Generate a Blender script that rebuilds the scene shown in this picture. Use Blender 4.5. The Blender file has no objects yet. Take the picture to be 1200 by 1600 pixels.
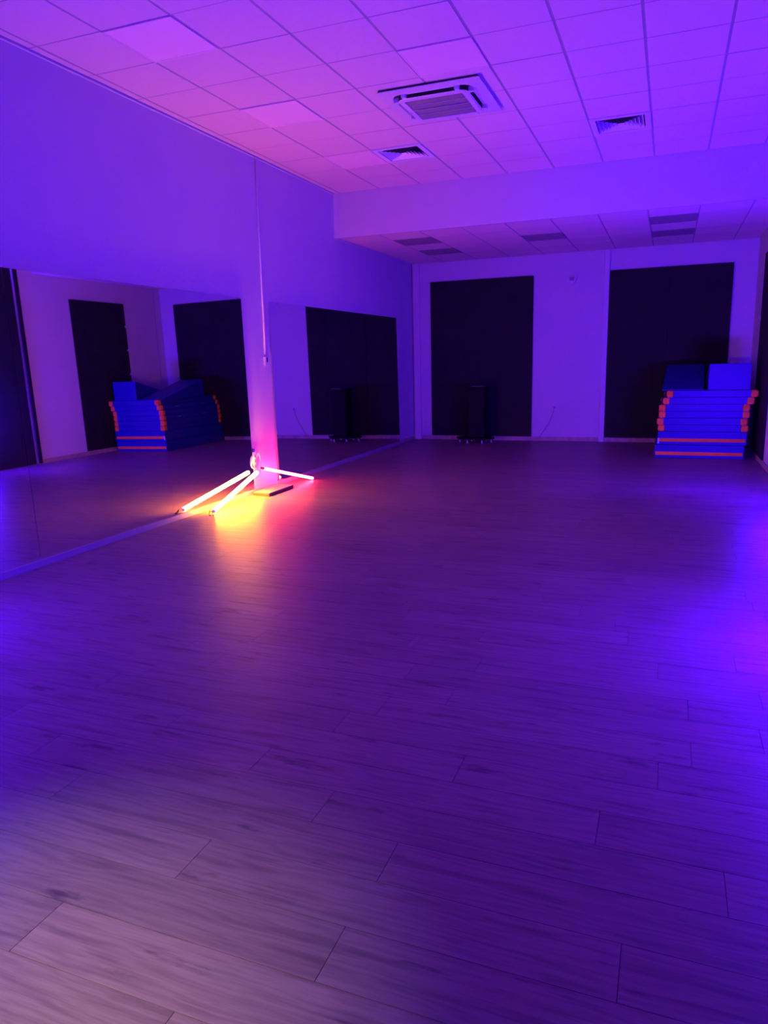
import bpy, bmesh, math, random
from mathutils import Vector, Matrix

random.seed(11)
S = bpy.context.scene
COL = S.collection

# ------------------------------------------------------------------ camera
cam_d = bpy.data.cameras.new('camera')
cam = bpy.data.objects.new('camera', cam_d)
COL.objects.link(cam)
_r = Vector((0.93202314, 0.36147028, -0.02592508))
_u = Vector((-0.05085503, 0.20128427, 0.97821184))
_f = Vector((-0.35881282, 0.91039765, -0.20598418))
cam.matrix_world = Matrix(((_r.x, _u.x, -_f.x, 4.6052), (_r.y, _u.y, -_f.y, 0.0),
                           (_r.z, _u.z, -_f.z, 1.5286), (0, 0, 0, 1)))
cam_d.sensor_fit = 'VERTICAL'
cam_d.sensor_height = 36.0
cam_d.lens = 25.3204
cam_d.clip_start = 0.05
S.camera = cam

# ------------------------------------------------------------------ world, exposure
W = bpy.data.worlds.new('world')
S.world = W
W.use_nodes = True
W.node_tree.nodes['Background'].inputs[0].default_value = (0.05, 0.02, 0.2, 1)
W.node_tree.nodes['Background'].inputs[1].default_value = 0.02
S.view_settings.view_transform = 'Standard'
S.view_settings.look = 'None'
S.view_settings.gamma = 1.0
S.view_settings.exposure = 0.0
S.view_settings.use_curve_mapping = False

# ------------------------------------------------------------------ lamps standing out of frame
BLUE = (0.05, 0.0008, 1.0)
def aim(o, d):
    o.rotation_euler = Vector(d).to_track_quat('-Z', 'Y').to_euler()
def area(name, loc, d, sx, sy, watts, color, spread=180):
    l = bpy.data.lights.new(name, 'AREA')
    l.shape = 'RECTANGLE'; l.size = sx; l.size_y = sy
    l.energy = watts; l.color = color; l.spread = math.radians(spread)
    o = bpy.data.objects.new(name, l); COL.objects.link(o)
    o.location = loc; aim(o, d)
    return o
def point(name, loc, watts, color, rad=0.06):
    l = bpy.data.lights.new(name, 'POINT')
    l.energy = watts; l.color = color; l.shadow_soft_size = rad
    o = bpy.data.objects.new(name, l); COL.objects.link(o)
    o.location = loc
    return o
area('blue_washer_lamp', (5.66, 8.1, 0.60), (-0.35, 0.62, 0.72), 1.0, 0.25, 340, BLUE)
point('blue_floor_lamp', (5.68, 8.25, 0.70), 150, BLUE, 0.12)
area('blue_washer_lamp.001', (5.60, 4.0, 0.30), (-0.95, 0.1, 0.25), 0.9, 0.12, 190, BLUE)
point('blue_floor_lamp.001', (5.36, 2.8, 0.38), 36, BLUE, 0.15)
point('blue_floor_lamp.002', (5.50, 5.0, 0.80), 13, BLUE, 0.2)
area('blue_washer_lamp.002', (0.35, 1.6, 0.30), (0.8, 0.6, 0.35), 0.9, 0.12, 140, BLUE)
point('blue_floor_lamp.003', (0.50, 2.6, 0.40), 115, BLUE, 0.15)
# white light falling in from behind the photographer
l = bpy.data.lights.new('entrance_downlight', 'SPOT')
l.energy = 440; l.color = (1.0, 0.72, 0.62); l.spot_size = math.radians(42); l.spot_blend = 1.0
l.shadow_soft_size = 0.06
o = bpy.data.objects.new('entrance_downlight', l); COL.objects.link(o)
o.location = (3.0, -0.6, 2.5); aim(o, Vector((3.15, 0.75, 0)) - o.location)
S.cycles.max_bounces = 7; S.cycles.diffuse_bounces = 4; S.cycles.glossy_bounces = 4

# ------------------------------------------------------------------ materials
def new_mat(name):
    m = bpy.data.materials.new(name); m.use_nodes = True
    return m, m.node_tree, m.node_tree.nodes['Principled BSDF']
def mat(name, col, rough=0.6, metal=0.0, spec=0.5, noise=0.06, scale=8.0, bump=0.0, bscale=60.0, coat=0.0):
    m, nt, b = new_mat(name)
    b.inputs['Roughness'].default_value = rough
    b.inputs['Metallic'].default_value = metal
    b.inputs['Specular IOR Level'].default_value = spec
    tc = nt.nodes.new('ShaderNodeTexCoord')
    n = nt.nodes.new('ShaderNodeTexNoise')
    n.inputs['Scale'].default_value = scale; n.inputs['Detail'].default_value = 4
    nt.links.new(tc.outputs['Object'], n.inputs['Vector'])
    r = nt.nodes.new('ShaderNodeValToRGB')
    lo = [max(0, c * (1 - noise)) for c in col]; hi = [min(1, c * (1 + noise)) for c in col]
    r.color_ramp.elements[0].position = 0.3; r.color_ramp.elements[0].color = (*lo, 1)
    r.color_ramp.elements[1].position = 0.7; r.color_ramp.elements[1].color = (*hi, 1)
    nt.links.new(n.outputs['Fac'], r.inputs['Fac'])
    nt.links.new(r.outputs['Color'], b.inputs['Base Color'])
    if bump > 0:
        n2 = nt.nodes.new('ShaderNodeTexNoise'); n2.inputs['Scale'].default_value = bscale
        n2.inputs['Detail'].default_value = 6
        nt.links.new(tc.outputs['Object'], n2.inputs['Vector'])
        bp = nt.nodes.new('ShaderNodeBump'); bp.inputs['Strength'].default_value = bump
        bp.inputs['Distance'].default_value = 0.004
        nt.links.new(n2.outputs['Fac'], bp.inputs['Height'])
        nt.links.new(bp.outputs['Normal'], b.inputs['Normal'])
    return m
def emit(name, col, strength):
    m, nt, b = new_mat(name)
    b.inputs['Base Color'].default_value = (0.9, 0.9, 0.9, 1)
    b.inputs['Emission Color'].default_value = (*col, 1)
    b.inputs['Emission Strength'].default_value = strength
    return m

M = {}
M['wall'] = mat('white_wall_paint', (0.56, 0.55, 0.57), 0.75, noise=0.02, scale=2.5, bump=0.08, bscale=180)
M['tile'] = mat('mineral_ceiling_tile', (0.70, 0.60, 0.55), 0.9, noise=0.02, scale=30, bump=0.10, bscale=220)
M['grid'] = mat('grid_bar_enamel', (0.34, 0.33, 0.34), 0.6, noise=0.02)
M['trim'] = mat('white_trim_plastic', (0.60, 0.59, 0.61), 0.45, noise=0.02)
M['channel'] = mat('mirror_channel_grey', (0.28, 0.27, 0.30), 0.4, noise=0.03)
M['led'] = mat('opal_led_diffuser', (0.92, 0.74, 0.66), 0.35, noise=0.01)
M['darkpanel'] = mat('grey_unlit_panel', (0.27, 0.24, 0.26), 0.6, noise=0.05)
M['black'] = mat('black_panel_cloth', (0.014, 0.013, 0.018), 0.85, spec=0.25, noise=0.2, scale=3, bump=0.15, bscale=300)
M['blackplastic'] = mat('black_plastic', (0.006, 0.006, 0.008), 0.7, spec=0.15, noise=0.1)
M['metal'] = mat('brushed_aluminium', (0.75, 0.75, 0.78), 0.25, metal=0.9, noise=0.03)
M['base'] = mat('oak_baseboard', (0.42, 0.33, 0.27), 0.5, noise=0.18, scale=12)
M['wood'] = mat('pine_board', (0.45, 0.30, 0.20), 0.5, noise=0.15, scale=14)
M['ply'] = mat('board_edge_brown', (0.13, 0.07, 0.05), 0.6, noise=0.2, scale=30)
M['bluevinyl'] = mat('blue_mat_vinyl', (0.004, 0.007, 0.195), 0.45, noise=0.06, scale=6, bump=0.06, bscale=40)
M['orange'] = mat('orange_vinyl', (0.98, 0.36, 0.03), 0.6, spec=0.2, noise=0.06, scale=10)
M['ac'] = mat('ac_white_plastic', (0.64, 0.61, 0.63), 0.4, noise=0.01)
M['acslat'] = mat('ac_grille_grey', (0.17, 0.17, 0.21), 0.5, noise=0.02)
M['acdark'] = mat('dark_cavity', (0.01, 0.01, 0.012), 0.8, noise=0.1)  # dark plastic and ducts, also painted shade on louvre backs and cassette gap
M['vent'] = mat('vent_white_metal', (0.74, 0.73, 0.75), 0.45, noise=0.02)
M['ycable'] = mat('white_cable_pvc', (0.78, 0.75, 0.72), 0.4, noise=0.02)
M['redcap'] = mat('dark_red_cap', (0.10, 0.012, 0.02), 0.4, noise=0.05)
M['bluecap'] = mat('blue_plug_plastic', (0.10, 0.08, 0.55), 0.4, noise=0.05)
M['whitewheel'] = mat('pale_caster_wheel', (0.72, 0.72, 0.75), 0.35, noise=0.03)
M['yellow_tube'] = emit('yellow_led_tube', (1.0, 0.25, 0.010), 330)
M['red_tube'] = emit('red_led_tube', (1.0, 0.02, 0.045), 150)
m, nt, b = new_mat('silvered_mirror')
b.inputs['Base Color'].default_value = (0.90, 0.90, 0.92, 1); b.inputs['Metallic'].default_value = 1.0
_n = nt.nodes.new('ShaderNodeTexNoise'); _n.inputs['Scale'].default_value = 3
_m = nt.nodes.new('ShaderNodeMapRange'); _m.inputs['To Min'].default_value = 0.008; _m.inputs['To Max'].default_value = 0.02
nt.links.new(_n.outputs['Fac'], _m.inputs['Value']); nt.links.new(_m.outputs['Result'], b.inputs['Roughness'])
M['mirror'] = m

# oak laminate: UV carries metres along / across each plank with its own offset, 'tone' its own shade
m, nt, b = new_mat('oak_laminate')
N = nt.nodes.new; Lk = nt.links.new
uv = N('ShaderNodeUVMap'); uv.uv_map = 'UVMap'
tone = N('ShaderNodeAttribute'); tone.attribute_name = 'tone'
mp = N('ShaderNodeMapping'); mp.inputs['Scale'].default_value = (1.6, 11.0, 1.0)
Lk(uv.outputs['UV'], mp.inputs['Vector'])
wob = N('ShaderNodeTexNoise'); wob.inputs['Scale'].default_value = 1.3; wob.inputs['Detail'].default_value = 3
Lk(mp.outputs['Vector'], wob.inputs['Vector'])
vm = N('ShaderNodeVectorMath'); vm.operation = 'SCALE'; vm.inputs['Scale'].default_value = 1.2
Lk(wob.outputs['Color'], vm.inputs[0])
va = N('ShaderNodeVectorMath'); va.operation = 'ADD'
Lk(mp.outputs['Vector'], va.inputs[0]); Lk(vm.outputs['Vector'], va.inputs[1])
wave = N('ShaderNodeTexWave'); wave.wave_type = 'BANDS'; wave.bands_direction = 'Y'
wave.inputs['Scale'].default_value = 0.9; wave.inputs['Distortion'].default_value = 9.0
wave.inputs['Detail'].default_value = 3; wave.inputs['Detail Scale'].default_value = 1.2
Lk(va.outputs['Vector'], wave.inputs['Vector'])
mp2 = N('ShaderNodeMapping'); mp2.inputs['Scale'].default_value = (5.0, 110.0, 1.0)
Lk(uv.outputs['UV'], mp2.inputs['Vector'])
fine = N('ShaderNodeTexNoise'); fine.inputs['Scale'].default_value = 1.5; fine.inputs['Detail'].default_value = 6
Lk(mp2.outputs['Vector'], fine.inputs['Vector'])
mp3 = N('ShaderNodeMapping'); mp3.inputs['Scale'].default_value = (3.0, 13.0, 1.0)
Lk(uv.outputs['UV'], mp3.inputs['Vector'])
knot = N('ShaderNodeTexNoise'); knot.inputs['Scale'].default_value = 1.0; knot.inputs['Detail'].default_value = 5; knot.inputs['Roughness'].default_value = 0.6
Lk(mp3.outputs['Vector'], knot.inputs['Vector'])
kr = N('ShaderNodeValToRGB')
kr.color_ramp.elements[0].position = 0.30; kr.color_ramp.elements[0].color = (0.45, 0.42, 0.42, 1)
kr.color_ramp.elements[1].position = 0.39; kr.color_ramp.elements[1].color = (1, 1, 1, 1)
Lk(knot.outputs['Fac'], kr.inputs['Fac'])
mp4 = N('ShaderNodeMapping'); mp4.inputs['Scale'].default_value = (2.2, 24.0, 1.0); mp4.inputs['Location'].default_value = (7.3, 2.1, 0)
Lk(uv.outputs['UV'], mp4.inputs['Vector'])
dash = N('ShaderNodeTexNoise'); dash.inputs['Scale'].default_value = 1.0; dash.inputs['Detail'].default_value = 3
Lk(mp4.outputs['Vector'], dash.inputs['Vector'])
dr = N('ShaderNodeValToRGB')
dr.color_ramp.elements[0].position = 0.30; dr.color_ramp.elements[0].color = (0.66, 0.64, 0.64, 1)
dr.color_ramp.elements[1].position = 0.48; dr.color_ramp.elements[1].color = (1, 1, 1, 1)
Lk(dash.outputs['Fac'], dr.inputs['Fac'])
kd = N('ShaderNodeMix'); kd.data_type = 'RGBA'; kd.blend_type = 'MULTIPLY'; kd.inputs['Factor'].default_value = 1.0
Lk(kr.outputs['Color'], kd.inputs['A']); Lk(dr.outputs['Color'], kd.inputs['B'])
cr = N('ShaderNodeValToRGB')
cr.color_ramp.elements[0].position = 0.0; cr.color_ramp.elements[0].color = (0.165, 0.112, 0.085, 1)
cr.color_ramp.elements[1].position = 1.0; cr.color_ramp.elements[1].color = (0.325, 0.25, 0.20, 1)
mixf = N('ShaderNodeMath'); mixf.operation = 'MULTIPLY_ADD'; mixf.inputs[1].default_value = 0.26
Lk(wave.outputs['Fac'], mixf.inputs[0])
ff = N('ShaderNodeMath'); ff.operation = 'MULTIPLY'; ff.inputs[1].default_value = 0.80
Lk(fine.outputs['Fac'], ff.inputs[0]); Lk(ff.outputs[0], mixf.inputs[2])
Lk(mixf.outputs[0], cr.inputs['Fac'])
mk = N('ShaderNodeMix'); mk.data_type = 'RGBA'; mk.blend_type = 'MULTIPLY'; mk.inputs['Factor'].default_value = 1.0
Lk(cr.outputs['Color'], mk.inputs['A']); Lk(kd.outputs['Result'], mk.inputs['B'])
mt = N('ShaderNodeMix'); mt.data_type = 'RGBA'; mt.blend_type = 'MULTIPLY'; mt.inputs['Factor'].default_value = 1.0
Lk(mk.outputs['Result'], mt.inputs['A'])
cmb = N('ShaderNodeCombineColor')
for i in range(3): Lk(tone.outputs['Fac'], cmb.inputs[i])
Lk(cmb.outputs['Color'], mt.inputs['B'])
Lk(mt.outputs['Result'], b.inputs['Base Color'])
rr = N('ShaderNodeMapRange'); rr.inputs['To Min'].default_value = 0.39; rr.inputs['To Max'].default_value = 0.49
Lk(fine.outputs['Fac'], rr.inputs['Value']); Lk(rr.outputs['Result'], b.inputs['Roughness'])
bp = N('ShaderNodeBump'); bp.inputs['Strength'].default_value = 0.25; bp.inputs['Distance'].default_value = 0.001
Lk(fine.outputs['Fac'], bp.inputs['Height']); Lk(bp.outputs['Normal'], b.inputs['Normal'])
b.inputs['Specular IOR Level'].default_value = 0.5
M['oak'] = m
M['joint'] = mat('dark_floor_joint', (0.05, 0.035, 0.03), 0.8, noise=0.1)

# ------------------------------------------------------------------ mesh helpers
def box(bm, x0, x1, y0, y1, z0, z1, mi=0):
    v = [bm.verts.new(p) for p in ((x0,y0,z0),(x1,y0,z0),(x1,y1,z0),(x0,y1,z0),
                                   (x0,y0,z1),(x1,y0,z1),(x1,y1,z1),(x0,y1,z1))]
    fs = []
    for q in ((3,2,1,0),(4,5,6,7),(0,1,5,4),(1,2,6,5),(2,3,7,6),(3,0,4,7)):
        f = bm.faces.new([v[i] for i in q]); f.material_index = mi; fs.append(f)
    return v
def bbox(x0, x1, y0, y1, z0, z1, bev=0.0, seg=2):
    bm = bmesh.new(); box(bm, x0, x1, y0, y1, z0, z1)
    if bev > 0:
        bmesh.ops.bevel(bm, geom=list(bm.edges), offset=bev, segments=seg, affect='EDGES', profile=0.5)
    return bm
def tube(bm, pts, r, n=10, caps=True):
    pts = [Vector(p) for p in pts]
    rings = []
    up = Vector((0.13, 0.31, 0.94)).normalized()
    for i, p in enumerate(pts):
        t = (pts[min(i+1, len(pts)-1)] - pts[max(i-1, 0)]).normalized()
        a = t.cross(up)
        if a.length < 1e-3: a = t.cross(Vector((1, 0, 0)))
        a.normalize(); c = t.cross(a)
        rad = r[i] if isinstance(r, (list, tuple)) else r
        rings.append([bm.verts.new(p + rad*(math.cos(2*math.pi*k/n)*a + math.sin(2*math.pi*k/n)*c)) for k in range(n)])
    for A, B in zip(rings, rings[1:]):
        for k in range(n):
            f = bm.faces.new((A[k], A[(k+1) % n], B[(k+1) % n], B[k])); f.smooth = True
    if caps:
        bm.faces.new(rings[0][::-1]); bm.faces.new(rings[-1])
def smooth_path(pts, n=6):
    pts = [Vector(p) for p in pts]; out = []
    for i in range(len(pts)-1):
        p0 = pts[max(i-1, 0)]; p1 = pts[i]; p2 = pts[i+1]; p3 = pts[min(i+2, len(pts)-1)]
        for k in range(n):
            t = k/n
            out.append(0.5*((2*p1)+(p2-p0)*t+(2*p0-5*p1+4*p2-p3)*t*t+(3*p1-p0-3*p2+p3)*t**3))
    out.append(pts[-1])
    return out
def prism(bm, poly, axis, a, b):
    """extrude a 2-D polygon along axis ('x': poly is (y,z); 'y': (x,z); 'z': (x,y))"""
    def P(p, t):
        return {'x': (t, p[0], p[1]), 'y': (p[0], t, p[1]), 'z': (p[0], p[1], t)}[axis]
    A = [bm.verts.new(P(p, a)) for p in poly]; B = [bm.verts.new(P(p, b)) for p in poly]
    n = len(poly)
    for i in range(n): bm.faces.new((A[i], A[(i+1) % n], B[(i+1) % n], B[i]))
    bm.faces.new(A[::-1]); bm.faces.new(B)
    bmesh.ops.recalc_face_normals(bm, faces=bm.faces)
def obj(name, bm, mats, parent=None, origin=None):
    bmesh.ops.recalc_face_normals(bm, faces=bm.faces)
    me = bpy.data.meshes.new(name)
    if origin is None:
        xs = [v.co for v in bm.verts]
        lo = Vector([min(c[i] for c in xs) for i in range(3)]); hi = Vector([max(c[i] for c in xs) for i in range(3)])
        origin = Vector(((lo.x+hi.x)/2, (lo.y+hi.y)/2, lo.z))
    origin = Vector(origin)
    bmesh.ops.translate(bm, vec=-origin, verts=bm.verts)
    bm.to_mesh(me); bm.free()
    for k in (mats if isinstance(mats, (list, tuple)) else [mats]): me.materials.append(M[k])
    o = bpy.data.objects.new(name, me); COL.objects.link(o)
    place(o, origin, parent)
    return o
def place(o, loc, parent):
    o.location = Vector(loc) - wloc(parent); o.parent = parent
def wloc(p):
    v = Vector((0, 0, 0))
    while p is not None:
        v += p.location; p = p.parent
    return v
def thing(name, label, cat, loc, group=None):
    o = bpy.data.objects.new(name, None); COL.objects.link(o); o.location = loc
    o.empty_display_size = 0.1
    return tag(o, label, cat, group)
def tag(o, label, cat, group=None):
    o['label'] = label; o['category'] = cat
    if group: o['group'] = group
    return o
def struct(o, label=None):
    o['kind'] = 'structure'
    if label: o['label'] = label
    return o

# ------------------------------------------------------------------ room numbers (metres)
XR = 5.85; YB = 13.45; YF = -2.5; H = 3.87; HL = 3.272; YBEAM = 10.035

# ------------------------------------------------------------------ floor
floor = struct(obj('floor', bbox(-0.1, XR+0.1, YF-0.1, YB+0.1, -0.12, -0.009), 'joint', origin=(0, 0, -0.009)),
               'grey-brown oak laminate floor of long planks laid across the room')
tone_rng = random.Random(5)
def plank_faces(bm, x0, x1, y0, y1, uvl, tl):
    v0 = len(bm.faces)
    g = 0.0009
    x0 += g; x1 -= g; y0 += g; y1 -= g
    v = box(bm, x0, x1, y0, y1, -0.009, 0.0)
    ou, ov = tone_rng.uniform(0, 60), tone_rng.uniform(0, 60); t = tone_rng.uniform(0.90, 1.08)
    flip = tone_rng.choice((-1, 1))
    bm.faces.ensure_lookup_table()
    for f in bm.faces[v0:]:
        for lp in f.loops:
            lp[uvl].uv = (ou + flip*(lp.vert.co.x - x0), ov + (lp.vert.co.y - y0))
            lp[tl] = (t, t, t, 1.0)
def plank_mesh():
    bm = bmesh.new()
    return bm, bm.loops.layers.uv.new('UVMap'), bm.loops.layers.float_color.new('tone')
PW = 0.1915; PL = 1.285
known = {-1: 3.28, -2: 3.85, 0: 3.866, 1: 3.55, -3: 3.03}     # end joints read off the nearest rows
stuff_bm, stuff_uv, stuff_t = plank_mesh()
k0 = int(math.floor((YF - 1.735) / PW)); k1 = int(math.ceil((YB - 1.735) / PW))
for k in range(k0, k1 + 1):
    ya = max(1.735 + k*PW, YF); yb = min(1.735 + (k+1)*PW, YB)
    if yb - ya < 0.01: continue
    j = known.get(k, random.uniform(0, PL) + ((k * 0.37) % 1) * 0.4)
    x = j - math.ceil(j / PL) * PL
    while x < XR:
        a = max(x, 0.0); c = min(x + PL, XR)
        if c - a > 0.02:
            if 0.9 < ya < 9.0:
                bm, ul, tl = plank_mesh(); plank_faces(bm, a, c, ya, yb, ul, tl)
                obj('plank', bm, 'oak', floor)
            else:
                plank_faces(stuff_bm, a, c, ya, yb, stuff_uv, stuff_t)
        x += PL
so = obj('far_planks', stuff_bm, 'oak', floor); so['kind'] = 'stuff'

# ------------------------------------------------------------------ walls
wl = struct(obj('wall_left', bbox(-0.15, 0, YF, YB, 0, H+0.1), 'wall'), 'white wall carrying the two long mirrors')
wr = struct(obj('wall_right', bbox(XR, XR+0.15, YF, YB, 0, H+0.1), 'wall'), 'white wall seen in the mirror')
wb = struct(obj('wall_back', bbox(-0.15, XR+0.15, YB, YB+0.15, 0, H+0.1), 'wall'), 'white end wall behind the black panels')
wf = struct(obj('wall_front', bbox(-0.15, XR+0.15, YF-0.15, YF, 0, H+0.1), 'wall'), 'white wall behind the photographer')

# baseboards
struct(obj('baseboard_back', bbox(0.16, 3.485, YB-0.016, YB, 0, 0.075, 0.003), 'base'), 'slim oak baseboard along the end wall')
struct(obj('baseboard_back', bbox(3.58, XR-0.017, YB-0.016, YB, 0, 0.075, 0.003), 'base'), 'slim oak baseboard under the right black panel')
struct(obj('baseboard_right', bbox(XR-0.016, XR, YF, YB, 0, 0.075, 0.003), 'base'), 'slim oak baseboard along the right wall')
struct(obj('baseboard_left', bbox(0.0, 0.014, 12.56, YB-0.05, 0, 0.06, 0.003), 'base'), 'short baseboard beyond the far mirror')

# cable trunking on the back wall, and the boxed corner
struct(obj('trim_1', bbox(3.49, 3.575, YB-0.04, YB, 0, HL, 0.004), 'trim'), 'white vertical boxing beside the right black panel')
struct(obj('trim_2', bbox(0.03, 0.15, YB-0.055, YB, 0, HL, 0.004), 'trim'), 'white vertical boxing in the far left corner')

# ------------------------------------------------------------------ ceiling: two levels and the bulkhead between
ceil = struct(obj('ceiling', bbox(-0.1, XR+0.1, YF-0.1, YBEAM+0.05, H+0.06, H+0.16), 'trim', origin=(0, 0, H+0.06)),
              'suspended ceiling of square white tiles on two levels')
obj('ceiling_slab', bbox(-0.1, XR+0.1, YBEAM+0.02, YB+0.1, HL+0.06, HL+0.16), 'trim', ceil)
obj('bulkhead', bbox(0.0, XR, YBEAM, YBEAM+0.06, HL, H+0.06), 'wall', ceil)
obj('bulkhead_trim', bbox(0.0, 0.075, YBEAM-0.02, YBEAM, HL, H, 0.004), 'trim', ceil)
obj('edge_profile', bbox(0.0, 0.022, YF, YBEAM-0.021, H-0.012, H+0.012, 0.002), 'trim', ceil)
obj('edge_profile', bbox(0.0, 0.022, YBEAM+0.061, YB-0.06, HL-0.012, HL+0.012, 0.002), 'trim', ceil)

AC = (2.05, 2.985, 6.55, 7.485)
def cuts(a, b, start, step):
    c = [a]; k = math.ceil((a + 0.02 - start) / step)
    while start + k*step < b - 0.02:
        c.append(start + k*step); k += 1
    return c + [b]
led_cells = {(1, 1), (1, 4), (1, 7), (4, 3)}
vent_cells = {(2, 7), (6, 7)}
dark_cells = {(0.66, 10.63), (0.66, 11.83), (2.46, 11.23), (4.26, 10.63), (4.26, 11.83)}
tile_cache = {}
def tile(w, d, cx, cy, z, parent, dz=0.0):
    key = (round(w, 3), round(d, 3))
    if key not in tile_cache:
        bm = bmesh.new()
        box(bm, -w/2, w/2, -d/2, d/2, 0.004, 0.018)
        for f in bm.faces:
            if f.normal.z < -0.5: fz = f
        r = bmesh.ops.inset_region(bm, faces=[f for f in bm.faces if all(abs(v.co.z-0.004) < 1e-6 for v in f.verts)], thickness=0.006, depth=0.004)
        bmesh.ops.recalc_face_normals(bm, faces=bm.faces)
        me = bpy.data.meshes.new('tile'); bm.to_mesh(me); bm.free()
        me.materials.append(M['tile']); tile_cache[key] = me
    o = bpy.data.objects.new('tile', tile_cache[key]); COL.objects.link(o)
    place(o, (cx, cy, z + dz), parent)
    return o
GX, GY = 0.022, 0.012           # visible width of main runners and of cross tees
xs = cuts(0.022, XR, 0.109, 0.6); ys = cuts(YF, YBEAM-0.002, 4.031, 0.6)
hid_bm = bmesh.new()
for i in range(len(xs)-1):
    for j in range(len(ys)-1):
        x0, x1, y0, y1 = xs[i], xs[i+1], ys[j], ys[j+1]
        ci = round((x0 - 0.109)/0.6); cj = round((y0 - 4.031)/0.6)
        if i > 0 and (ci, cj) in led_cells | vent_cells: continue
        if x1 - x0 < 0.03 or y1 - y0 < 0.03: continue
        if y1 < 3.4:
            box(hid_bm, x0+GX/2, x1-GX/2, y0+GY/2, y1-GY/2, H, H+0.016)
        else:
            tile(x1-x0-GX, y1-y0-GY, (x0+x1)/2, (y0+y1)/2, H, ceil, random.uniform(-0.001, 0.001))
hb = obj('rear_tiles', hid_bm, 'tile', ceil); hb['kind'] = 'stuff'
for x in xs[1:-1]:
    obj('grid_runner', bbox(x-0.012, x+0.012, YF, YBEAM-0.002, H+0.007, H+0.05), 'grid', ceil)
for y in ys[1:-1]:
    if y > 3.0: obj('grid_tee', bbox(0.022, XR, y-0.012, y+0.012, H+0.006, H+0.04), 'grid', ceil)
xl = cuts(0.022, XR, 0.06, 0.6); yl = cuts(YBEAM+0.062, YB, 10.03, 0.6)
dark_done = []
for i in range(len(xl)-1):
    for j in range(len(yl)-1):
        x0, x1, y0, y1 = xl[i], xl[i+1], yl[j], yl[j+1]
        if any(abs(x0-a) < 0.05 and abs(y0-c) < 0.05 for a, c in dark_cells):
            dark_done.append((x0, x1, y0, y1)); continue
        if x1 - x0 < 0.03 or y1 - y0 < 0.03: continue
        tile(x1-x0-0.018, y1-y0-GY, (x0+x1)/2, (y0+y1)/2, HL, ceil, random.uniform(-0.001, 0.001))
for x in xl[1:-1]:
    obj('grid_runner', bbox(x-0.013, x+0.013, YBEAM+0.062, YB, HL+0.008, HL+0.05), 'grid', ceil)
for y in yl[1:-1]:
    obj('grid_tee', bbox(0.022, XR, y-0.012, y+0.012, HL+0.006, HL+0.04), 'grid', ceil)

# unlit LED panels in the upper ceiling
led_labels = {(1, 1): 'unlit square LED panel in the ceiling, nearest the camera by the mirror wall',
              (1, 4): 'unlit square LED panel glowing pink in the middle of the mirror-side row',
              (1, 7): 'unlit square LED panel immediately left of the diffuser nearer the mirror wall',
              (4, 3): 'unlit square LED panel in front of the air conditioning cassette'}
for (ci, cj), lab in led_labels.items():
    x0 = 0.109 + 0.6*ci; y0 = 4.031 + 0.6*cj
    t = thing('ceiling_light', lab, 'ceiling light', (x0+0.3, y0+0.3, H-0.006), 'unlit LED panels in the upper ceiling')
    bm = bmesh.new()
    for a, c, d, e in ((0.006, 0.594, 0.006, 0.018), (0.006, 0.594, 0.582, 0.594), (0.006, 0.018, 0.018, 0.582), (0.582, 0.594, 0.018, 0.582)):
        box(bm, x0+a, x0+c, y0+d, y0+e, H-0.005, H+0.02)
    obj('frame', bm, 'led', t)
    obj('diffuser', bbox(x0+0.018, x0+0.582, y0+0.018, y0+0.582, H-0.003, H+0.01), 'led', t)
dark_labels = ['dull grey panel in the lower ceiling, near row beside the mirror wall', 'dull grey panel in the lower ceiling, far row beside the mirror wall',
               'dull grey panel alone in the middle of the lower ceiling', 'dull grey panel in the lower ceiling, nearer one above the mat stack',
               'dull grey panel in the lower ceiling, farther one above the mat stack']
for (x0, x1, y0, y1), lab in zip(dark_done, dark_labels):
    t = thing('ceiling_light', lab, 'ceiling light', ((x0+x1)/2, (y0+y1)/2, HL-0.004), 'dull panels in the lower ceiling')
    bm = bmesh.new(); g = 0.006
    for a, c, d, e in ((x0+g, x1-g, y0+g, y0+0.02), (x0+g, x1-g, y1-0.02, y1-g), (x0+g, x0+0.02, y0+0.02, y1-0.02), (x1-0.02, x1-g, y0+0.02, y1-0.02)):
        box(bm, a, c, d, e, HL-0.003, HL+0.02)
    obj('frame', bm, 'darkpanel', t)
    obj('diffuser', bbox(x0+0.02, x1-0.02, y0+0.02, y1-0.02, HL, HL+0.012), 'darkpanel', t)

# ------------------------------------------------------------------ air conditioning cassette
ax0, ax1, ay0, ay1 = AC
acx, acy = (ax0+ax1)/2, (ay0+ay1)/2
t = thing('air_conditioner', 'white four-way cassette air conditioner set into the tiled ceiling', 'air conditioner', (acx, acy, H-0.05))
def rrect(w, d, r, n=6):
    out = []
    for sx, sy, a0 in ((1, 1, 0), (-1, 1, 90), (-1, -1, 180), (1, -1, 270)):
        for k in range(n+1):
            a = math.radians(a0 + 90*k/n)
            out.append((acx + sx*(w/2-r) + r*math.cos(a), acy + sy*(d/2-r) + r*math.sin(a)))
    return out
def ring(bm, A, B, za, zb):
    """band between two equal-length loops"""
    n = len(A)
    a = [bm.verts.new((*p, za)) for p in A]; c = [bm.verts.new((*p, zb)) for p in B]
    for i in range(n): bm.faces.new((a[i], a[(i+1) % n], c[(i+1) % n], c[i]))
w = ax1-ax0
bm = bmesh.new()
ring(bm, rrect(w-0.024, w-0.024, 0.01), rrect(w-0.024, w-0.024, 0.01), H-0.002, H-0.018)
obj('shadow_gap_ring', bm, 'acdark', t)  # dark colour paints the shadow line between flange and ceiling
bm = bmesh.new()      # flat outer rim rising to the curved outlet edge
ring(bm, rrect(w-0.03, w-0.03, 0.01), rrect(w, w, 0.015), H-0.016, H-0.016)
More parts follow.
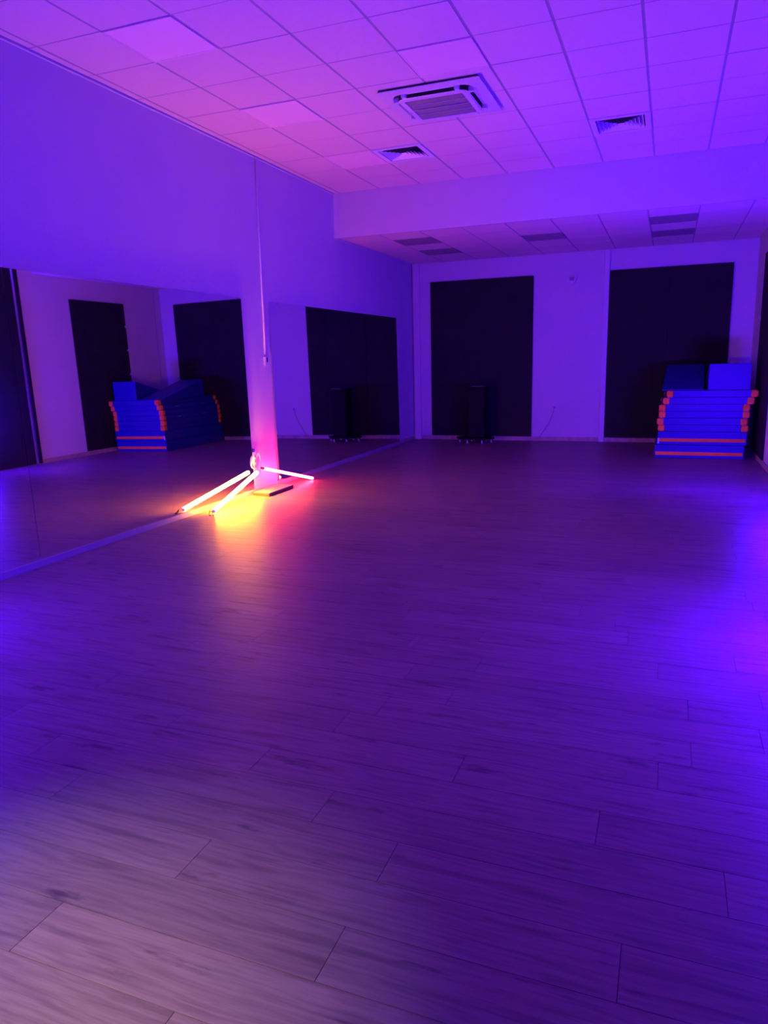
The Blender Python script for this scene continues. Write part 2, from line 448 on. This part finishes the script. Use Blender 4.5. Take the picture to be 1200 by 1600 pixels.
ring(bm, rrect(w, w, 0.015), rrect(w, w, 0.015), H-0.016, H-0.022)
ring(bm, rrect(w, w, 0.015), rrect(w-0.19, w-0.19, 0.11), H-0.022, H-0.030)
ring(bm, rrect(w-0.19, w-0.19, 0.11), rrect(w-0.20, w-0.20, 0.105), H-0.030, H-0.014)
obj('outer_flange', bm, 'ac', t)
obj('back_plate', bbox(ax0+0.05, ax1-0.05, ay0+0.05, ay1-0.05, H-0.012, H-0.008), 'acdark', t)
# inner body with the intake opening
bm = bmesh.new()
wi = w-0.28; gi = 0.54
ring(bm, rrect(wi, wi, 0.085), rrect(wi, wi, 0.085), H-0.012, H-0.052)
obj('outlet_wall', bm, 'acdark', t)
bm = bmesh.new()
ring(bm, rrect(wi, wi, 0.085), rrect(wi-0.02, wi-0.02, 0.075), H-0.052, H-0.060)
ring(bm, rrect(wi-0.02, wi-0.02, 0.075), rrect(gi, gi, 0.004), H-0.060, H-0.062)
ring(bm, rrect(gi, gi, 0.004), rrect(gi, gi, 0.004), H-0.062, H-0.030)
obj('inner_panel', bm, 'ac', t)
gr = obj('intake_grille', bbox(acx-gi/2, acx+gi/2, acy-gi/2, acy+gi/2, H-0.038, H-0.032), 'acslat', t)
for k in range(13):
    yy = acy - gi/2 + 0.02 + k*(gi-0.04)/12
    bm = bmesh.new(); prism(bm, [(yy-0.016, H-0.042), (yy-0.012, H-0.040), (yy+0.016, H-0.055), (yy+0.012, H-0.057)], 'x', acx-gi/2+0.004, acx+gi/2-0.004)
    obj('slat', bm, 'acslat', gr)
for k in (1, 2, 3):
    yy = acy - gi/2 + k*gi/4
    obj('crossbar', bbox(acx-gi/2, acx+gi/2, yy-0.003, yy+0.003, H-0.062, H-0.057), 'ac', gr)
# air outlets: bridges between straight slot and corner slot, and one flap per side
gap0, gap1 = wi/2 - 0.002, (w-0.195)/2 + 0.002
for s_ in (-1, 1):
    for e in (-1, 1):
        a, c = sorted((acx + e*0.225, acx + e*0.265)); p, q = sorted((acy + s_*gap0, acy + s_*gap1))
        obj('outlet_bridge', bbox(a, c, p, q, H-0.054, H-0.014), 'ac', t)
        a, c = sorted((acy + e*0.225, acy + e*0.265)); p, q = sorted((acx + s_*gap0, acx + s_*gap1))
        obj('outlet_bridge', bbox(p, q, a, c, H-0.054, H-0.014), 'ac', t)
for s_ in (-1, 1):
    m0 = s_*(gap0 + 0.016); m1 = s_*(gap0 + 0.036)
    bm = bmesh.new(); prism(bm, [(acy+m0, H-0.026), (acy+m0+s_*0.004, H-0.023), (acy+m1, H-0.015), (acy+m1-s_*0.004, H-0.019)], 'x', acx-0.222, acx+0.222)
    obj('flap', bm, 'ac', t)
    bm = bmesh.new(); prism(bm, [(acx+m0, H-0.026), (acx+m0+s_*0.004, H-0.023), (acx+m1, H-0.015), (acx+m1-s_*0.004, H-0.019)], 'y', acy-0.222, acy+0.222)
    obj('flap', bm, 'ac', t)
obj('status_lamp', bbox(acx-0.31, acx-0.295, acy+0.03, acy+0.045, H-0.066, H-0.060), 'trim', t)['label'] = 'tiny bright status lamp'

# ------------------------------------------------------------------ four-way ceiling diffusers
def diffuser(ci, cj, label):
    x0 = 0.109+0.6*ci; y0 = 4.031+0.6*cj; cx, cy = x0+0.3, y0+0.3
    t = thing('ceiling_vent', label, 'vent', (cx, cy, H-0.006), 'square ceiling diffusers')
    bm = bmesh.new(); a, c = 0.294, 0.238
    for p in ((-a, a, -a, -c), (-a, a, c, a), (-a, -c, -c, c), (c, a, -c, c)):
        box(bm, cx+p[0], cx+p[1], cy+p[2], cy+p[3], H-0.006, H+0.02)
    obj('frame', bm, 'vent', t)
    obj('duct_box', bbox(cx-0.24, cx+0.24, cy-0.24, cy+0.24, H+0.052, H+0.058), 'acdark', t)
    bm = bmesh.new(); c2 = 0.238
    for p in ((-c2, c2, -c2-0.004, -c2), (-c2, c2, c2, c2+0.004), (-c2-0.004, -c2, -c2, c2), (c2, c2+0.004, -c2, c2)):
        box(bm, cx+p[0], cx+p[1], cy+p[2], cy+p[3], H+0.021, H+0.052)
    obj('duct_collar', bm, 'acdark', t)
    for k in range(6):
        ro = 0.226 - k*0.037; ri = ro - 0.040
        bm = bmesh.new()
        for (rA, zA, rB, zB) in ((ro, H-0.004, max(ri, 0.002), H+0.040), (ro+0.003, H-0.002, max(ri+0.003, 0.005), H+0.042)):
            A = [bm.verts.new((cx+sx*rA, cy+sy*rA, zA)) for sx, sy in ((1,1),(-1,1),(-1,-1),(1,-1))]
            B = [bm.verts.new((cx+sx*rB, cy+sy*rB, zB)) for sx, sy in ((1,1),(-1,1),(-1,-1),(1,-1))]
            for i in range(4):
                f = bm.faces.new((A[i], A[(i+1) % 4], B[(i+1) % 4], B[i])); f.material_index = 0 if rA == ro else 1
        obj('louvre', bm, ['vent', 'acdark'], t)  # back shell coloured dark, shade painted on the blades' unlit side
diffuser(2, 7, 'square four-way ceiling diffuser beyond the air conditioner, nearer the mirror wall')
diffuser(6, 7, 'square four-way ceiling diffuser right of the air conditioner')

# ------------------------------------------------------------------ mirrors on the left wall
def pane(y0, y1, xb, xt, z0, z1, parent):
    g = 0.0015; bm = bmesh.new()
    prism(bm, [(xb, z0), (xb-0.004, z0), (xt-0.004, z1), (xt, z1)], 'y', y0+g, y1-g)
    return obj('mirror_pane', bm, 'mirror', parent)
def mirror(edges, xb, xt, label):
    y0, y1 = edges[0], edges[-1]
    t = thing('wall_mirror', label, 'mirror', (0.0, (y0+y1)/2, 0.0), 'studio wall mirrors')
    for a, c in zip(edges, edges[1:]): pane(a, c, xb, xt, 0.055, 2.265, t)
    bm = bmesh.new(); prism(bm, [(0.001, 0.0), (xb+0.010, 0.0), (xb+0.010, 0.052), (xb+0.003, 0.056), (0.001, 0.054)], 'y', y0, min(y1, 5.65) if y1 < 8 else y1)
    obj('bottom_channel', bm, 'channel', t)
    if y1 < 8:
        bm = bmesh.new(); prism(bm, [(0.001, 0.0), (xb+0.008, 0.0), (xb+0.008, 0.050), (xb+0.003, 0.054), (0.001, 0.052)], 'y', 5.654, y1)
        obj('bottom_channel', bm, 'channel', t)
mirror([0.87, 2.50, 4.135, 5.82, 7.36], 0.046, 0.024, 'long wall mirror left of the white pillar strip, reflecting the mat stack')
mirror([8.00, 9.52, 11.02, 12.52], 0.026, 0.012, 'wall mirror between white pillar strip and far corner, reflecting a black panel')

# cable conduit and its end box on the strip between the mirrors
t = thing('cable_conduit', 'thin white cable conduit running down the wall strip between the mirrors', 'conduit', (0.0, 7.86, 1.50))
bm = bmesh.new(); tube(bm, [(0.010, 7.885, H-0.015), (0.010, 7.87, 3.2), (0.010, 7.850, 1.62)], 0.010, 8); obj('conduit', bm, 'trim', t)
bx_ = obj('end_box', bbox(0.0, 0.032, 7.815, 7.875, 1.505, 1.61, 0.004), 'trim', t)
obj('socket', bbox(0.032, 0.035, 7.84, 7.868, 1.545, 1.60), 'acdark', bx_)

# ------------------------------------------------------------------ black panels
def black_panel(name, x0, x1, y0, y1, z0, z1, axis, leaves, label, group='black window panels'):
    t = thing(name, label, 'panel', ((x0+x1)/2, (y0+y1)/2, z0), group)
    n = leaves
    for k in range(n):
        if axis == 'x':
            a = x0 + (x1-x0)*k/n; c = x0 + (x1-x0)*(k+1)/n
            obj('leaf', bbox(a+0.001, c-0.001, y0, y1, z0, z1, 0.003), 'black', t)
        else:
            a = y0 + (y1-y0)*k/n; c = y0 + (y1-y0)*(k+1)/n
            obj('leaf', bbox(x0, x1, a+0.001, c-0.001, z0, z1, 0.003), 'black', t)
    return t
black_panel('blackout_panel', 0.365, 2.285, YB-0.03, YB-0.001, 0.078, 2.93, 'x', 2, 'tall black panel behind the black wheeled cabinet on the end wall')
black_panel('blackout_panel', 3.585, 5.50, YB-0.03, YB-0.001, 0.078, 2.93, 'x', 2, 'tall black panel on the end wall behind the blue mat stack')
t = black_panel('blackout_panel', XR-0.025, XR-0.001, 10.80, 12.25, 0.078, 2.90, 'y', 2, 'tall black panel on the right wall, seen whole only in the mirror')
for z in (2.45, 1.98, 1.50):
    bm = bmesh.new(); prism(bm, [(12.252, z+0.035), (12.252, z-0.035), (12.205, z)], 'x', XR-0.034, XR-0.0255)
    obj('clip', bm, 'trim', t)['label'] = 'small pale triangular clip'
t = thing('tall_partition', 'tall black panel with a slim shiny edge strip, at the mirror\'s left end', 'partition', (XR-0.03, 8.9, 0.0))
for k in range(2):
    obj('leaf', bbox(XR-0.045, XR-0.017, 7.9+k*0.815+0.001, 7.9+(k+1)*0.815-0.001, 0.01, 3.5, 0.003), 'black', t)
obj('edge_strip', bbox(XR-0.045, XR-0.017, 9.535, 9.585, 0.01, 3.5, 0.003), 'metal', t)['label'] = 'slim shiny metal strip'
obj('edge_post', bbox(XR-0.06, XR-0.017, 9.589, 9.66, 0.01, 3.5, 0.003), 'black', t)

# ------------------------------------------------------------------ wall fittings on the back wall
t = thing('wall_sensor', 'small white wedge-shaped sensor high on the end wall between the black panels', 'sensor', (2.95, YB, 2.68))
bm = bmesh.new(); prism(bm, [(2.875, 2.88), (3.025, 2.88), (3.015, 2.79), (2.965, 2.735), (2.935, 2.735), (2.885, 2.79)], 'y', YB-0.05, YB-0.001)
obj('housing', bm, 'trim', t)
bm = bmesh.new(); prism(bm, [(2.905, 2.865), (2.995, 2.865), (2.988, 2.80), (2.912, 2.80)], 'y', YB-0.054, YB-0.050); obj('lens', bm, 'channel', t)
obj('bracket', bbox(2.94, 2.96, YB-0.02, YB-0.001, 2.68, 2.735), 'trim', t)
t = thing('wall_socket', 'round white wall socket low on the end wall with a hanging cord', 'socket', (2.695, YB, 0.57))
bm = bmesh.new(); tube(bm, [(2.695, YB-0.001, 0.612), (2.695, YB-0.012, 0.612)], 0.042, 20); obj('plate', bm, 'trim', t)
bm = bmesh.new(); tube(bm, [(2.695, YB-0.012, 0.612), (2.695, YB-0.014, 0.612)], 0.024, 16); obj('recess', bm, 'channel', t)
bm = bmesh.new(); tube(bm, smooth_path([(2.69, YB-0.016, 0.60), (2.67, YB-0.02, 0.50), (2.60, YB-0.012, 0.33), (2.50, YB-0.012, 0.17), (2.44, YB-0.022, 0.085)]), 0.005, 6)
obj('power_cord', bm, 'grid', t)['label'] = 'thin cord hanging diagonally'

# ------------------------------------------------------------------ black wheeled cabinet in front of the left panel
t = thing('wheeled_cabinet', 'dark black cabinet column on a wheeled base before the left black panel', 'cabinet', (1.35, 12.98, 0.0))
bm = bmesh.new(); prism(bm, [(0.98, 12.98), (1.10, 12.78), (1.58, 12.78), (1.70, 12.98), (1.58, 13.20), (1.10, 13.20)], 'z', 0.07, 0.105)
bmesh.ops.bevel(bm, geom=list(bm.edges), offset=0.006, segments=2, affect='EDGES'); base = obj('wheel_base', bm, 'blackplastic', t)
for (x, y) in ((1.235, 12.82), (1.505, 12.82), (1.235, 13.15), (1.505, 13.15), (1.64, 12.98), (1.05, 12.98)):
    bm = bmesh.new(); tube(bm, [(x-0.011, y, 0.032), (x+0.011, y, 0.032)], 0.032, 14); c = obj('caster', bm, 'whitewheel', t)
    bm = bmesh.new(); prism(bm, [(y-0.022, 0.03), (y+0.022, 0.03), (y+0.026, 0.07), (y-0.026, 0.07)], 'x', x-0.017, x-0.0125)
    prism(bm, [(y-0.022, 0.03), (y+0.022, 0.03), (y+0.026, 0.07), (y-0.026, 0.07)], 'x', x+0.0125, x+0.017)
    obj('fork', bm, 'blackplastic', c)
obj('body', bbox(1.235, 1.54, 12.84, 13.14, 0.105, 0.98, 0.015), 'blackplastic', t)
obj('front_panel', bbox(1.26, 1.515, 12.832, 12.8395, 0.16, 0.90, 0.003), 'blackplastic', t)
lid = obj('lid', bbox(1.225, 1.55, 12.83, 13.15, 0.98, 1.025, 0.01), 'blackplastic', t)
obj('lid_handle', bbox(1.31, 1.53, 12.822, 12.84, 1.026, 1.036, 0.003), 'acslat', lid)

# ------------------------------------------------------------------ stack of gym mats
def soft_box(x0, x1, y0, y1, z0, z1, bev=0.012):
    return bbox(x0, x1, y0, y1, z0, z1, bev, 3)
def thick_mat(x0, x1, y0, y1, z0, z1, label, tagged):
    t = thing('crash_mat', label, 'mat', ((x0+x1)/2, (y0+y1)/2, z0), 'blue gym mats in the stack')
    h = z1-z0
    zs = z0 + h*0.36
    obj('mat_body', soft_box(x0, x1, y0, y1, z0+0.0005, z1-0.0005, 0.006), 'bluevinyl', t)
    obj('stripe', bbox(x0+0.016, x1-0.016, y0-0.004, y0+0.006, zs-0.025, zs+0.025, 0.003), 'orange', t)
    for yy in (y0+0.55, y0+1.35):
        obj('handle', bbox(x0-0.010, x0+0.002, yy, yy+0.12, z0+h*0.45, z0+h*0.58, 0.003), 'bluevinyl', t)
    if tagged:
        obj('tag', bbox(x0-0.004, x0+0.022, y0-0.006, y0-0.001, zs-0.055, zs+0.028), 'trim', t)['label'] = 'small white tag'
thick_mat(4.465, 5.665, 11.42, 13.40, 0.0, 0.197, 'thick blue crash mat with orange stripe, bottom of the stack', False)
thick_mat(4.500, 5.690, 11.44, 13.40, 0.197, 0.392, 'thick blue crash mat with orange stripe, second from the floor', True)
names = ['lowest of the six', 'second up of the six', 'third up of the six', 'fourth up of the six', 'fifth up of the six', 'topmost of the six']
lefts = [4.508, 4.492, 4.515, 4.512, 4.560, 4.606]
fronts = [11.45, 11.44, 11.46, 11.45, 11.46, 11.47]
th = (0.985-0.392)/6
def corner_piece(x, y, sx, sy, z0, z1, parent):
    """wrapped corner protector: L in plan, a touch larger than the mat"""
    L = 0.084; o_ = 0.014
    bm = bmesh.new()
    P = [(x - sx*o_, y - sy*o_), (x + sx*L, y - sy*o_), (x + sx*L, y + sy*L), (x - sx*o_, y + sy*L)]
    prism(bm, P, 'z', z0, z1)
    bmesh.ops.bevel(bm, geom=list(bm.edges), offset=0.014, segments=3, affect='EDGES')
    obj('corner_protector', bm, 'orange', parent)
for k in range(6):
    x0 = lefts[k]; x1 = x0 + 1.178; y0 = fronts[k]; y1 = y0 + 1.92; z0 = 0.392 + k*th; z1 = z0 + th
    t = thing('gym_mat', 'thin blue gym mat with orange corners, %s' % names[k], 'mat', ((x0+x1)/2, (y0+y1)/2, z0), 'blue gym mats in the stack')
    obj('mat_body', soft_box(x0, x1, y0, y1, z0+0.0005, z1-0.0005, 0.004), 'bluevinyl', t)
    for sx, sy in ((1, 1), (-1, 1), (1, -1), (-1, -1)):
        corner_piece(x0 if sx > 0 else x1, y0 if sy > 0 else y1, sx, sy, z0-0.0005 if k else z0+0.001, z1-0.001, t)
    for yy in (y0+0.45, y0+1.30):
        obj('handle', bbox(x0-0.012, x0+0.002, yy, yy+0.11, z0+0.042, z0+0.056, 0.003), 'bluevinyl' if k not in (2, 4) else 'channel', t)
def wedge(x0, x1, y0, y1, z0, h, tall_front, label, skew=0.0):
    t = thing('foam_wedge', label, 'wedge', ((x0+x1)/2, (y0+y1)/2, z0), 'blue foam wedges')
    lo = 0.014
    poly = [(y0, z0), (y1, z0), (y1, z0+(lo if tall_front else h)), (y0, z0+(h if tall_front else lo))]
    bm = bmesh.new(); prism(bm, poly, 'x', x0, x1)
    for v in bm.verts: v.co.x += skew*(v.co.y-y0)
    bmesh.ops.bevel(bm, geom=list(bm.edges), offset=0.006, segments=3, affect='EDGES')
    obj('foam_body', bm, 'bluevinyl', t)
    bm = bmesh.new()
    for x in (x0-0.001, x1+0.001):
        tube(bm, [(x+skew*0.012, y0+0.012, z0+0.007), (x+skew*(y1-y0-0.012), y1-0.012, z0+0.007)], 0.004, 6)
    obj('piping', bm, 'bluevinyl', t)
wedge(5.145, 5.690, 11.52, 12.85, 0.985, 0.372, True, 'bright blue foam wedge on the mats with its tall end forward')
wedge(4.525, 5.085, 11.52, 12.95, 0.985, 0.350, False, 'shaded blue foam wedge on the mats sloping down toward the camera', 0.036)

# ------------------------------------------------------------------ LED tubes, board and cabling at the foot of the strip
def led_tube(p, q, r, m, capm, label, captop):
    p = Vector(p); q = Vector(q); d = (q-p).normalized()
    t = thing('led_tube', label, 'light tube', (p.x, p.y, 0.0))
    bm = bmesh.new(); tube(bm, [p + d*0.006, p + d*0.010, q - d*captop, q - d*(captop-0.004)], [r*0.9, r, r, r*0.9], 16); obj('tube', bm, m, t)
    bm = bmesh.new(); tube(bm, [p, p + d*0.006], r*0.9, 16); obj('end_cap', bm, 'redcap' if capm == 'redcap' else 'trim', t)
    bm = bmesh.new(); tube(bm, [q - d*(captop-0.004), q], [r*0.94, r*0.6], 16); obj('end_cap', bm, capm, t)
led_tube((0.240, 6.22, 0.030), (0.100, 7.353, 0.265), 0.0225, 'yellow_tube', 'trim', 'glowing yellow LED tube leaning from the floor against the white wall strip', 0.018)
led_tube((0.275, 8.45, 0.022), (0.055, 7.515, 0.292), 0.0175, 'red_tube', 'redcap', 'glowing red LED tube slanting from the wall strip to the floor', 0.055)
# short dark lead at the yellow tube's foot
bm = bmesh.new(); tube(bm, smooth_path([(0.285, 6.14, 0.004), (0.262, 6.165, 0.03), (0.24, 6.15, 0.045), (0.245, 6.13, 0.012), (0.27, 6.115, 0.004)]), 0.004, 6)
tag(obj('tube_lead', bm, 'blackplastic'), 'short dark cable loop at the floor end of the yellow tube', 'cable')
# board
bm = bmesh.new(); prism(bm, [(0.085, 7.262), (0.310, 7.240), (0.302, 7.855), (0.085, 7.87)], 'z', 0.0, 0.036)
bmesh.ops.bevel(bm, geom=list(bm.edges), offset=0.002, segments=1, affect='EDGES')
brd = thing('wooden_board', 'small flat wooden board lying on the floor before the white wall strip', 'board', (0.2, 7.55, 0.0))
obj('board_core', bm, 'ply', brd)
bm = bmesh.new(); prism(bm, [(0.087, 7.264), (0.308, 7.242), (0.300, 7.853), (0.087, 7.868)], 'z', 0.036, 0.039); obj('top_face', bm, 'wood', brd)
# upright power strip with plug
t = thing('power_strip', 'white upright power strip on the wall strip above the yellow tube', 'power strip', (0.02, 7.415, 0.24))
obj('strip_body', bbox(0.004, 0.045, 7.388, 7.442, 0.285, 0.50, 0.006), 'ycable', t)
for z in (0.33, 0.39, 0.45):
    bm = bmesh.new(); tube(bm, [(0.045, 7.415, z), (0.0465, 7.415, z)], 0.018, 14); obj('outlet', bm, 'channel', t)
bm = bmesh.new(); tube(bm, [(0.022, 7.42, 0.50), (0.024, 7.425, 0.535)], [0.020, 0.012], 12); obj('plug', bm, 'bluecap', t)['label'] = 'blue plug'
bm = bmesh.new(); tube(bm, smooth_path([(0.05, 7.445, 0.44), (0.055, 7.47, 0.475), (0.05, 7.505, 0.45), (0.045, 7.53, 0.38), (0.045, 7.525, 0.30), (0.05, 7.50, 0.24)]), 0.0065, 8)
tag(obj('cable_loop', bm, 'ycable'), 'pale cable looping beside the power strip toward the red tube', 'cable')
bm = bmesh.new(); tube(bm, smooth_path([(0.05, 7.385, 0.46), (0.052, 7.35, 0.44), (0.050, 7.325, 0.38), (0.045, 7.325, 0.34), (0.045, 7.35, 0.315), (0.048, 7.385, 0.305)]), 0.0065, 8)
tag(obj('cable_loop', bm, 'ycable'), 'pale cable looping on the mirror side of the power strip', 'cable')
